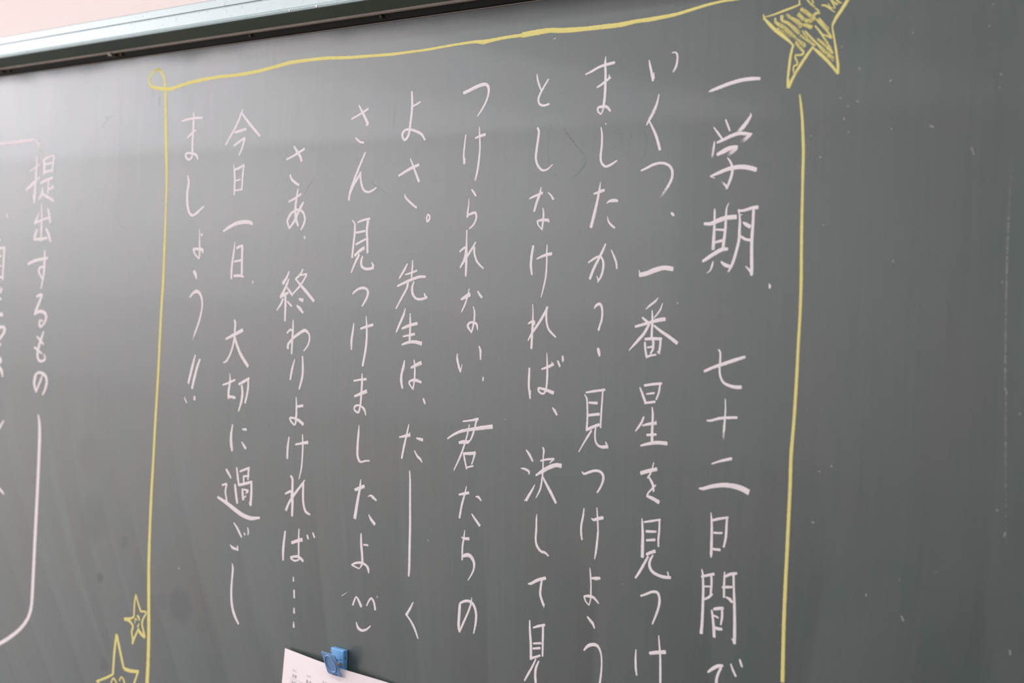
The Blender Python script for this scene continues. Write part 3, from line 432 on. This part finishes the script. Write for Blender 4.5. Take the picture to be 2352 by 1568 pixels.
9;過;12371,12476,37 12432,12424,48 12494,12359,34|12282,12222,31 12390,12256,34|12395,12252,41 12367,12139,38 12392,12042,38 12408,11985,33|12174,12023,38 12367,11971,58 12560,11904,67 12776,11833,67 12989,11806,63 13209,11841,32|12631,12530,32 12662,12392,48 12694,12262,37|12713,12481,31 12830,12524,34 12940,12564,30|12922,12554,47 12917,12471,42 12910,12379,31|12795,12415,33 12939,12443,29|12803,12416,37 12811,12326,37|12686,12270,40 12838,12309,43 13008,12358,36|12995,12348,47 13000,12200,52 12987,12001,57|12954,12038,19 12987,12001,39|12600,12271,43 12626,12138,54 12664,11993,48|12783,12223,37 12792,12142,53 12808,12061,48|12815,12219,24 12916,12210,42 12870,12168,24|12807,12085,26 12872,12127,22
9;ご;12589,11682,19 12678,11611,43 12784,11493,39|12929,11654,21 12949,11599,32 12940,11545,20|12853,11561,31 12867,11535,31|12513,11333,11 12568,11298,43 12649,11290,37 12712,11274,19|12693,11338,32 12703,11290,32
9;smudge;12512,11722,81,12 12514,11672,92,10
9;し;12577,11048,22 12594,10972,48 12578,10810,42 12567,10607,49 12593,10410,55 12660,10271,58 12763,10156,36
10;ま;11032,17846,29 11175,17867,35 11375,17879,37 11579,17868,40|11191,17577,26 11298,17637,42 11419,17691,28|11349,17970,23 11350,17787,51 11335,17550,52 11331,17347,52 11311,17263,40 11227,17232,35|11227,17235,34 11161,17285,45 11166,17327,44 11223,17342,34 11338,17330,38 11438,17301,44 11483,17240,34
10;し;11227,16984,34 11254,16873,52 11222,16703,58 11238,16515,62 11299,16395,51 11386,16363,38 11498,16410,44 11664,16501,29
10;ょ;11564,16156,17 11571,15969,34 11578,15766,45 11561,15689,39|11561,15689,30 11451,15765,38 11419,15841,54|11419,15841,34 11561,15837,44 11652,15826,53 11657,15780,34|11610,16057,34 11644,16061,41
10;う;11437,15495,58 11485,15442,68 11510,15374,27|11346,15080,26 11430,15147,44 11528,15179,55 11615,15139,52 11669,15039,45 11666,14903,39 11602,14714,42 11509,14539,36 11442,14408,21,50
10;‼;11522,14178,32 11443,13971,59 11357,13728,49|11646,14120,41 11571,13979,53 11506,13804,59 11455,13649,49|11259,13493,21 11289,13452,31 11319,13415,26|11525,13531,51 11527,13476,51
11;line;5303,17723,40,90 5773,17723,52,90 6157,17731,51,90 6420,17744,47,90 6625,17750,35,90 6719,17689,53,90 6790,17560,33,80
11;提;6457,17184,27,80 6623,17238,41,80 6798,17300,32,80|6347,16855,50 6557,16958,64 6703,17032,53 6820,17078,18,80|6708,17457,52,80 6690,17226,67 6661,16975,74 6646,16743,82 6624,16617,52|6582,16763,29 6623,16637,50|6924,17383,72 6946,17257,73 6939,17132,66|6931,17388,45,90 7093,17415,45,90 7280,17447,32,90|7266,17438,57 7241,17305,57 7203,17150,50|6970,17291,36 7205,17316,35|6956,17161,43 7202,17183,39|6823,16962,34 7016,17015,50 7242,17058,45|7099,17023,51 7092,16908,51 7077,16784,43|7112,16850,48 7283,16904,43|6910,16883,50 6877,16778,67 6788,16687,42|6877,16782,38 7043,16727,51 7280,16647,50
11;出;6796,16451,27 6725,16335,52 6654,16248,63|6661,16258,42 6910,16315,41 7163,16361,36|7093,16521,41 7133,16409,69 7181,16260,49|6883,16595,29 6889,16392,51 6886,16160,66 6878,15944,44|6739,16151,47 6679,16044,69 6644,15966,70|6644,15966,47 6884,15977,47 7084,15997,43|7043,16160,49 7130,16055,70 7195,15934,53
11;す;6445,15525,47 6675,15587,53 6932,15624,51 7114,15642,51|7008,15771,44 7007,15582,73 6985,15350,57 6905,15097,42|6973,15485,31 6871,15474,42 6821,15415,66 6868,15338,48 6962,15263,33
11;dot;5677,16424,49 5715,16361,49
11;る;6762,14947,48 6861,14983,49 6945,14992,47|6945,14992,58 6864,14863,64 6776,14744,70 6698,14624,65|6712,14644,46 6852,14684,55 6999,14684,60 7092,14620,77 7059,14522,57 6970,14441,40 6879,14408,34|6890,14414,57 6866,14475,66 6886,14534,34 6986,14519,32
11;も;7021,14337,38 6941,14207,65 6854,14047,69 6821,13908,74 6861,13823,55 6972,13805,39 7080,13856,52 7041,13931,34|6792,14234,35 6905,14176,51 7024,14110,46|6705,14039,41 6837,13997,51 6967,13940,34
11;の;7005,13570,32 6946,13469,56 6857,13345,50 6794,13247,44|6794,13247,50 6726,13395,82 6769,13544,85|6769,13554,44 6868,13596,47 6997,13593,52 7116,13539,73 7148,13444,72 7097,13314,63 7009,13211,35
11;bracket;6881,12840,37 6922,12707,81 6940,12474,96 6931,12180,95 6914,11787,95 6885,11294,95 6836,10500,96 6807,10003,96 6782,9603,95 6742,9319,89 6617,9098,77 6357,8870,70 5976,8636,70 5587,8438,73
12;自;5342,15790,49 5630,15818,45|5606,15812,78 5583,15562,71 5558,15221,63|5406,15650,40 5505,15657,28|5411,15479,36 5510,15481,28|5418,15268,40 5536,15271,40
12;字;5527,15070,72 5482,14978,73|5430,14866,48 5525,14869,48|5419,14578,68 5589,14584,68|5427,14332,61 5596,14354,53 5660,14313,94 5600,14220,67 5473,14123,55|5455,14051,57 5520,14010,45|5443,13788,55 5536,13737,79 5447,13657,58|5448,13617,74 5566,13544,88 5608,13436,38
12;く;5677,12631,35 5542,12502,57 5445,12422,55|5497,11372,53 5618,11326,55 5714,11277,40
star;outline;22076,18605,15 22075,18548,18 22080,18520,19|22087,18519,14 21985,18493,23 21867,18466,23 21755,18441,16 21660,18429,10|21638,18456,12 21648,18409,25|21648,18416,20 21721,18343,37 21800,18271,39 21893,18204,39 21963,18149,28 22021,18095,17|22021,18095,26 21996,17994,30 21983,17878,32 21973,17762,27 21978,17652,37|21982,17651,41 22047,17770,30 22116,17874,34 22199,17984,33 22261,18058,22|22266,18045,15 22330,17992,35 22419,17915,33 22494,17839,31 22565,17758,26|22565,17758,31 22564,17834,31 22538,17981,26 22510,18110,23 22484,18220,17 22481,18264,18|22481,18264,22 22521,18336,37 22575,18407,37 22621,18471,37 22667,18541,36
star;hatching;21799,18297,19,80 21837,18280,32,70 21914,18234,38,70 21999,18181,25,60|21787,18402,22 21796,18356,39,80 21889,18301,51,80 21997,18214,45,80 22074,18149,32,75 22135,18098,51,80 22166,18076,51,80|21869,18420,52,90 21871,18374,33,90 21947,18335,38,85 22040,18261,57,75 22086,18218,51,80|21928,18427,38,75 21990,18382,38,85 22066,18336,57,80 22112,18287,71,80|22141,18297,38,85 22238,18265,50,85|22070,18419,51,85 22123,18369,44,80 22191,18337,45,80 22270,18355,40,85|22100,18468,44,85 22165,18429,50,80 22232,18378,44,80 22282,18405,34,85 22325,18403,23,90|22126,18308,19,80 22207,18307,14,70 22270,18348,22,80|22053,18125,40,80 22100,18063,33,85 22146,18020,27 22147,17994,26 22104,17982,22 22056,17989,18 22053,17963,24 22077,17916,28,90 22079,17884,22 22042,17874,21 22037,17829,22,85 22054,17782,23,85 22089,17825,22,70|22102,18191,38,75 22177,18146,38,80 22253,18088,38,80 22283,18073,25,90|22125,18240,13 22153,18199,16 22191,18164,19,80|22159,18231,19 22228,18161,23 22296,18097,23 22326,18069,25 22401,17999,50,80 22498,17915,51,75 22506,17889,20,70|22316,18134,32,85 22391,18070,31,80 22443,18021,25,85 22496,17966,13|22277,18274,19 22349,18194,23 22388,18140,30,85 22442,18059,30,85 22495,17972,20|22364,18180,12 22423,18156,18 22474,18126,10|22292,18340,23 22360,18270,23,90 22428,18200,32,85 22474,18132,23|22321,18347,19 22374,18287,35,80 22434,18231,31,80|22158,18571,13 22212,18514,25,85 22265,18470,21,85 22314,18424,19|22224,18564,20 22248,18516,11|22211,18520,13,70 22252,18517,9|22347,18484,17 22394,18473,21 22453,18432,18 22501,18395,9|22422,18491,13 22453,18438,18|22448,18540,13 22464,18506,16 22495,18459,16 22503,18436,13 22452,18451,9|22449,18533,19 22500,18490,24,85 22529,18474,18|22513,18526,25,85 22550,18491,24,85 22578,18485,12
frame;top;10809,18376,48 10599,18381,59 10393,18406,55 10225,18439,50 10139,18493,48 10115,18579,46 10176,18647,39 10299,18698,42 10382,18710,40 10445,18675,46 10510,18599,50 10543,18513,47 10568,18404,48|10687,18373,55 10808,18386,55 11206,18438,53 11595,18463,52 11976,18476,46 12441,18472,50 12892,18489,50 13329,18528,50 13671,18561,53 14088,18566,47 14496,18560,46 14929,18533,42 15390,18519,39 15838,18506,39 16200,18509,34 16553,18514,32 16965,18532,30 17362,18538,37 17497,18524,57 17627,18532,44 17882,18547,38 18162,18550,43|18161,18552,66 18428,18564,68 18604,18568,58 18778,18551,60 18949,18542,60 19201,18535,52 19449,18534,54 19691,18533,54 19928,18551,44 20085,18552,48 20315,18563,43 20496,18576,36 20688,18605,33 20906,18637,30 21121,18657,24 21234,18657,24 21332,18656,17
small star;star;10027,10141,24 9995,9998,43 9990,9860,43 9984,9764,36|9985,9759,28 9894,9716,38 9803,9688,58 9710,9671,59|9803,9672,41 9878,9660,48 9963,9601,48 9929,9500,47 9960,9400,48 9960,9304,29|9954,9309,55 10015,9421,45 10101,9553,38|10109,9586,43 10156,9543,62 10230,9504,62 10304,9476,41|10303,9481,62 10264,9584,48 10224,9681,47 10248,9770,39 10335,9880,28|10343,9897,27 10271,9900,34 10181,9884,31|10181,9884,46 10104,9996,46 10027,10135,36|10015,9664,24,80 10031,9741,37,80 10078,9717,23,80|10075,9791,28 10112,9787,58,90 10150,9731,28|10143,9677,20,80 10099,9616,51,80
low star;star;9486,9373,54 9431,9040,62 9405,8690,59|9405,8680,39 9179,8567,43 8911,8456,32|8940,8462,49 9070,8381,47 9207,8324,45|9496,9364,65 9618,9077,65 9720,8842,53|9739,8840,62 9942,8845,60 10152,8883,48|10134,8874,47 10074,8746,46 9988,8579,47 9955,8487,49|9336,8481,32 9389,8590,33 9445,8613,35 9543,8526,41|9596,8612,34 9650,8683,27 9717,8659,41 9766,8574,45
frame;left;10544,18494,40 10572,18380,59 10590,18136,59 10608,17789,71 10629,17442,71 10650,17095,59 10659,16834,54 10653,16487,48 10645,16139,54 10634,15773,60 10620,15319,60 10589,14916,60 10562,14406,60 10526,13701,60 10480,13026,60 10448,12438,60 10413,11883,67 10389,11238,67 10380,10701,80 10394,10219,80 10417,9560,86 10416,9129,85 10399,8729,97
frame;right;22124,17564,15 22145,17448,26 22167,17298,31 22182,17136,34 22196,16952,34 22199,16744,34 22205,16468,31 22211,16179,34 22218,15937,34 22230,15602,37 22233,15255,34 22226,14906,34 22222,14557,37 22211,14125,37 22193,13737,40 22195,13386,42 22192,13092,40 22189,12680,42 22184,12207,43 22186,11793,43 22196,11274,45
all;speck;22467,16183,12 22470,16182,12|24419,15634,13 24422,15629,13|23271,15804,6 23288,15833,6|22811,17799,10 22812,17776,5|23157,17634,10 23178,17648,7|24316,17630,9 24318,17609,5|24305,17502,6 24308,17493,6|22798,17459,9 22813,17447,7|22605,17503,11 22611,17500,11|23194,17155,11 23199,17153,11|23611,17172,5 23631,17154,10 23654,17153,4|22396,16891,13 22404,16897,13|23388,18112,6 23391,18098,8|24204,18299,10 24209,18297,8|24177,18098,8 24180,18087,8|22600,18036,6 22602,18025,6|22657,17293,9 22661,17270,8|22693,17406,8 22705,17416,8|22706,17124,6 22730,17152,5|24051,16935,7 24070,16886,7 24082,16858,4|22280,17126,9 22285,17122,9|22674,13664,13 22681,13657,13|22533,13593,11 22542,13586,11|22470,13045,8 22497,13040,12|23131,12388,11 23136,12370,15|23532,12229,13 23559,12181,11|24468,13440,9 24478,13424,9|24564,13232,9 24553,13186,7|24660,12107,9 24666,12063,11|23863,12733,15,50 23898,12742,15,40|24514,14570,7 24522,14558,7|23495,12598,10 23497,12593,10|24646,14379,11 24656,14383,11|22398,16899,9 22408,16894,9|11195,10765,16 11219,10755,16|10516,10665,20,50 10541,10662,20,50|18069,13745,10 18076,13740,10|16762,12021,14 16770,12016,14|20644,15311,12 20651,15291,12|19833,15969,12,30 19989,15614,12,30 20207,15225,12,30|18505,14602,11,30 19030,14600,11,30 19700,14552,10,30 20213,14508,10,30|20832,14573,11,28 20538,14129,11,28|21333,12866,10,30 21593,12771,10,28 21920,12665,10,28|21702,11846,12,35 21801,11874,9,30 22008,11908,9,25|15858,15755,18,30 16170,15829,24,33 16745,15870,23,28|20005,11975,17,35 20070,11955,11,30|22074,11891,12,40 22129,11882,10,40|13673,11391,16,40 13693,11381,16,40
all;seam;24504,14613,6,50 24529,14044,6,50 24558,13474,6,45 24589,12975,5,30 24617,12441,5,20 24654,11727,5,15|24453,16840,4,20 24460,16522,5,40 24456,16204,7,50 24458,15885,7,50 24467,15460,7,50 24477,15140,7,50 24496,14607,7,50"""

def spline(P):
    """Catmull-Rom through the control points (x, z, w, d), sampled about every 1.2 mm"""
    out = []
    n = len(P)
    if n == 1: P = [P[0], [P[0][0] + 6, *P[0][1:]]]; n = 2
    for i in range(n - 1):
        p0 = P[max(i - 1, 0)]; p1 = P[i]; p2 = P[i + 1]; p3 = P[min(i + 2, n - 1)]
        L = math.hypot(p2[0] - p1[0], p2[1] - p1[1])
        k = max(2, min(14, int(L / 14) + 1))
        d01 = math.hypot(p1[0] - p0[0], p1[1] - p0[1]); d23 = math.hypot(p3[0] - p2[0], p3[1] - p2[1])
        s1 = min(1, L / (d01 + L) * 2) * .5 if d01 > 0 else .5
        s2 = min(1, L / (d23 + L) * 2) * .5 if d23 > 0 else .5
        for j in range(k):
            t = j / k; t2 = t * t; t3 = t2 * t
            q = []
            for c in range(4):
                if c < 2:
                    m1 = (p2[c] - p0[c]) * s1; m2 = (p3[c] - p1[c]) * s2
                    q.append((2*t3-3*t2+1)*p1[c] + (t3-2*t2+t)*m1 + (-2*t3+3*t2)*p2[c] + (t3-t2)*m2)
                else: q.append(p1[c] + (p2[c] - p1[c]) * t)
            out.append(q)
    out.append(list(P[-1]))
    return out

layer = [0]
def stroke_mesh(strokes, V, Fc, D, soft=1.0):
    for P in strokes:
        S = spline(P)
        layer[0] += 1
        y0 = -.00006 - (layer[0] % 40) * .0000025
        n = len(S)
        base = len(V)
        # arc length, for the rounded ends
        acc = [0]
        for a, b in zip(S, S[1:]): acc.append(acc[-1] + math.hypot(b[0] - a[0], b[1] - a[1]))
        tot = acc[-1]
        rows = []
        for i, (x, z, w, d) in enumerate(S):
            a = S[max(i - 1, 0)]; b = S[min(i + 1, n - 1)]
            tx, tz = b[0] - a[0], b[1] - a[1]
            L = math.hypot(tx, tz) or 1
            rows.append([x, z, w / 2 * .94 * random.uniform(.94, 1.05), d, tx / L, tz / L])
        f = rows[0]; l = rows[-1]
        r0 = min(f[2], 12) * .7; r1 = min(l[2], 12) * .7
        head = [[f[0] - f[4] * r0, f[1] - f[5] * r0, f[2] * .5, f[3], f[4], f[5]],
                [f[0] - f[4] * r0 * .6, f[1] - f[5] * r0 * .6, f[2] * .82, f[3], f[4], f[5]]]
        tail = [[l[0] + l[4] * r1 * .6, l[1] + l[5] * r1 * .6, l[2] * .82, l[3], l[4], l[5]],
                [l[0] + l[4] * r1, l[1] + l[5] * r1, l[2] * .5, l[3], l[4], l[5]]]
        rows = head + rows + tail
        for x, z, hw, d, tx, tz in rows:
            nx, nz = -tz, tx
            for s, lift, dd in ((-1.12, 0, -.30), (-.72, .00010, 0), (0, .00014, .0), (.72, .00010, 0), (1.12, 0, -.30)):
                V.append(((x + nx * hw * s - 30000) * 1e-4, y0 - lift, (z + nz * hw * s) * 1e-4))
                D.append(max(0, d - .05 + dd * soft))
        for i in range(len(rows) - 1):
            for j in range(4):
                a = base + i * 5 + j
                Fc.append((a, a + 5, a + 6, a + 1))

def stroke_obj(name, strokes, mat):
    V, Fc, D = [], [], []
    stroke_mesh(strokes, V, Fc, D)
    o = mesh_obj(name, V, Fc, mat)
    at = o.data.color_attributes.new('coverage', 'FLOAT_COLOR', 'POINT')
    flat = []
    for d in D: flat += [d, d, d, 1]
    at.data.foreach_set('color', flat)
    return child(o)

NAMES = {'1': 'first text column from the right', '2': 'second text column from the right', '3': 'third text column from the right',
         '4': 'fourth text column from the right', '5': 'fifth text column from the right', '6': 'sixth text column from the right',
         '7': 'seventh text column from the right', '8': 'eighth text column from the right', '9': 'ninth text column from the right',
         '10': 'tenth text column from the right, beside the left yellow line', '11': 'column left of the yellow frame', '12': 'column cut by the left edge'}
for ln in DATA.split('\n'):
    grp, nm, body = ln.split(';')
    st = []
    for part in body.split('|'):
        pts = []
        for tok in part.split():
            v = [float(q) for q in tok.split(',')]
            pts.append([v[0], v[1], v[2], v[3] / 100 if len(v) > 3 else 1.0])
        st.append(pts)
    if grp in NAMES:
        if nm in ('dot', '、', '。', 'mark', '…'): o = stroke_obj('chalk_punctuation', st, MAT['white'])
        elif nm == 'smudge': o = stroke_obj('chalk_smudge', st, MAT['white']); o['label'] = 'faint white chalk smudge'; continue
        elif nm == '笑': o = stroke_obj('chalk_smile', st, MAT['white']); o['label'] = 'white chalk smiling face at the foot of the ' + NAMES[grp]; continue
        elif nm in ('line', 'bracket'): o = stroke_obj('chalk_bracket_line', st, MAT['white']); o['label'] = 'white chalk line framing the ' + NAMES[grp]; continue
        else: o = stroke_obj('chalk_character', st, MAT['white'])
        o['label'] = ('white chalk ' + ('mark' if nm in ('dot', 'mark') else nm) + ' in the ' + NAMES[grp])
    elif grp == 'frame':
        o = stroke_obj('chalk_frame_line', st, MAT['yellow'])
        o['label'] = {'top': 'yellow chalk line along the top of the text with a loop at its left end',
                      'left': 'yellow chalk line down the left of the text', 'right': 'yellow chalk line down the right of the text'}[nm]
    elif grp == 'star':
        if nm == 'outline':
            star = stroke_obj('chalk_star', st, MAT['yellow']); star['label'] = 'large yellow chalk star at the top right of the frame'
        else:
            o = stroke_obj('chalk_hatching', [[[p[0], p[1], p[2] * .97, p[3] - .13] for p in s] for s in st], MAT['yellow']); o.parent = star; o.matrix_parent_inverse = Matrix.Identity(4)
            o['label'] = 'yellow scribbled hatching inside the star'
    elif grp.endswith('star'):
        o = stroke_obj('chalk_star', st, MAT['yellow'])
        o['label'] = 'small yellow chalk star with a face' if grp.startswith('small') else 'yellow chalk star with a face cut by the bottom edge'
    elif nm == 'ghost':
        o = stroke_obj('wiped_trace', [[[p[0], p[1], p[2], .36] for p in s] for s in st], MAT['ghost']); o['label'] = 'dark traces of wiped writing'; o['kind'] = 'stuff'
    elif nm == 'speck':
        o = stroke_obj('chalk_speck', [[[p[0], p[1], p[2] * .55, p[3] * .85] for p in s] for s in st], MAT['white']); o['label'] = 'tiny stray chalk specks'; o['kind'] = 'stuff'
    elif nm == 'seam':
        o = stroke_obj('seam_scuff', st, MAT['white']); o['label'] = 'pale vertical line where two board panels meet'
    else:
        o = stroke_obj('chalk_mark', st, MAT['white']); o['label'] = 'small faint chalk marks'; o['kind'] = 'stuff'

# ------------------------------------------------------------ paper sheet held by the clip
PX0, PZ0 = -1.6066, 1.0024
paper = empty('paper_sheet', (PX0, -.006, PZ0), 'white printed sheet of paper hanging under the blue magnet clip', 'paper')
def pap(u, v):
    """u to the right, v down the sheet, metres; the sheet hangs a little clear of the board"""
    ang = math.radians(-2.2)
    y = -.0042 - .0056 * math.exp(-((u - .11) / .085) ** 2) - .012 * v - .001 * math.sin(u * 18)
    return (u * math.cos(ang) + v * math.sin(ang) * 2.2, y + .006, u * math.sin(ang) * .55 - v * math.cos(ang))
V = []; Fc = []; NU, NV = 40, 20
for j in range(NV + 1):
    for i in range(NU + 1):
        V.append(pap(.297 * i / NU, .21 * j / NV))
for j in range(NV):
    for i in range(NU):
        a = j * (NU + 1) + i; Fc.append((a, a + NU + 1, a + NU + 2, a + 1))
sheet = mesh_obj('sheet', V, Fc, MAT['paper'], paper)
sol = sheet.modifiers.new('thickness', 'SOLIDIFY'); sol.thickness = .0002
def printed(segs, w=.0005, name='printed_text'):
    V = []; Fc = []
    for (u0, v0, u1, v1) in segs:
        a = pap(u0, v0); b = pap(u1, v1)
        dx, dz = b[0] - a[0], b[2] - a[2]; L = math.hypot(dx, dz) or 1; nx, nz = -dz / L * w / 2, dx / L * w / 2
        k = len(V)
        for p, s in ((a, 1), (b, 1), (b, -1), (a, -1)):
            V.append((p[0] + nx * s, p[1] - .00035, p[2] + nz * s))
        Fc.append((k, k + 3, k + 2, k + 1))
    o = mesh_obj(name, V, Fc, MAT['print'], paper); return o
def blob(u, v, w, h, n):
    rnd = random.Random(int(u * 1e5) + int(v * 1e4)); s = []
    for i in range(n):
        if i % 2: s.append((u, v + h * (.15 + .35 * i / n * 2 % 1), u + w, v + h * (.15 + .35 * i / n * 2 % 1)))
        else:
            x = u + w * rnd.uniform(.1, .9); s.append((x, v, x, v + h))
    return s
segs = blob(.0235, .0255, .0035, .0035, 4) + blob(.0285, .0255, .003, .0035, 4) + [(.0335, .026, .0335, .029)]
segs += blob(.058, .0255, .0035, .0035, 4) + blob(.0635, .0255, .003, .0035, 4) + [(.0692, .026, .0692, .029)]
segs += blob(.094, .0255, .0035, .0035, 4) + blob(.0995, .0255, .003, .0035, 4) + [(.1052, .026, .1052, .029)]
printed(segs, .0003)
segs = blob(.0235, .0325, .0045, .0055, 6) + blob(.0295, .0325, .0045, .0055, 7)
segs += blob(.0575, .0325, .0045, .0055, 8) + blob(.0640, .0325, .0045, .0055, 5) + [(.0712, .0325, .0712, .0375)]
segs += blob(.0235, .0425, .0045, .0055, 7) + blob(.0295, .0425, .0045, .0055, 7) + blob(.0385, .044, .003, .004, 3)
segs += blob(.0235, .0525, .0045, .0055, 7) + blob(.0295, .0525, .0045, .0055, 7)
printed(segs, .00045)
printed([(.0205, .0400, .0205, .10), (.0205, .0400, .060, .0400), (.060, .0400, .060, .10), (.0205, .0500, .060, .0500), (.0205, .060, .060, .060)], .0004, 'printed_table')

# ------------------------------------------------------------ blue magnet clip
clip = empty('magnet_clip', (-1.4888, 0, .985), 'blue plastic magnet clip on the chalkboard holding the paper sheet', 'clip')
def cm(name, V, Fc, mat, bev=0.0, parent=None, smooth=False):
    V = [(x + 1.4888, y, z - .985) for x, y, z in V]
    o = mesh_obj(name, V, Fc, mat, parent or clip, smooth)
    if bev:
        b = o.modifiers.new('bevel', 'BEVEL'); b.width = bev; b.segments = 3
    return o
body = cm('body', *box(-1.5022, -1.4752, -.0088, -.0004, .984, 1.0250), MAT['blue'], .0011)
# two small slots and a nick in the body
for x0, x1, z0, z1 in ((-1.4888, -1.4862, 1.0085, 1.0104), (-1.4822, -1.4792, 1.0108, 1.0118), (-1.5008, -1.4996, 1.0165, 1.0185)):
    cm('slot', *box(x0, x1, -.0091, -.0085, z0, z1), MAT['dark_hole'])
cm('slot', *box(-1.4754, -1.47495, -.0056, -.0044, 1.0125, 1.0150), MAT['dark_hole'])
# spring coil between body and lever
V = []; Fc = []; n = 10; turns = 4; st2 = 14 * turns
for i in range(st2 + 1):
    a = 2 * math.pi * i / 14; cx2 = -1.4835 + .0055 * i / st2
    cy, cz = -.0113 + .0021 * math.cos(a), 1.0052 + .0021 * math.sin(a)
    for j in range(6):
        b2 = 2 * math.pi * j / 6
        V.append((cx2 + .0006 * math.cos(b2), cy + .0006 * math.sin(b2) * math.cos(a), cz + .0006 * math.sin(b2) * math.sin(a)))
for i in range(st2):
    for j in range(6):
        Fc.append((i * 6 + j, i * 6 + (j + 1) % 6, (i + 1) * 6 + (j + 1) % 6, (i + 1) * 6 + j))
cm('spring', V, Fc, MAT['steel'], smooth=True)
# lever: a slab leaning out at the top, bottom edge pressing on the paper
LT, LB = (-.0275, 1.0225), (-.0135, .9890)
def lev(u, v, out=0.0):
    """u across 0..1, v down 0..1, out = distance off the slab towards the room"""
    y = LT[0] + (LB[0] - LT[0]) * v; z = LT[1] + (LB[1] - LT[1]) * v
    dy, dz = LB[0] - LT[0], LB[1] - LT[1]; L = math.hypot(dy, dz)
    ny, nz = dz / L, -dy / L
    return (-1.5010 + .0285 * u, y + ny * out, z + nz * out)
OUT = [(0, 0), (.86, 0), (1.0, .06), (1.0, 1.0), (.08, 1.0), (0, .92)]
V = [lev(u, v, .0006) for u, v in OUT] + [lev(u, v, -.0010) for u, v in OUT]
n = len(OUT)
Fc = [tuple(range(n)), tuple(reversed(range(n, 2 * n)))] + [(i, i + n, (i + 1) % n + n, (i + 1) % n) for i in range(n)]
lever = cm('lever', V, Fc, MAT['blue_lever'], .0004)
# raised oval rim on the lever
V = []; Fc = []; n = 40
for r, h in ((1.0, .0006), (.96, .0017), (.88, .0017), (.84, .0006)):
    for i in range(n):
        a = 2 * math.pi * i / n
        V.append(lev(.50 + .40 * r * math.cos(a), .47 + .41 * r * math.sin(a), h))
for k2 in range(3):
    for i in range(n):
        Fc.append((k2 * n + i, k2 * n + (i + 1) % n, (k2 + 1) * n + (i + 1) % n, (k2 + 1) * n + i))
o = cm('oval_rim', V, Fc, MAT['blue_lever'], smooth=True); o.parent = lever
for u, w in ((.40, .05), (.47, .09), (.60, .07), (.70, .04)):
    V = [lev(u, .93, .00085), lev(u + w, .93, .00085), lev(u + w, .975, .00085), lev(u, .975, .00085)]
    o = cm('embossed_mark', V, [(0, 1, 2, 3)], MAT['dark_hole']); o.parent = lever
bpy.context.view_layer.update()
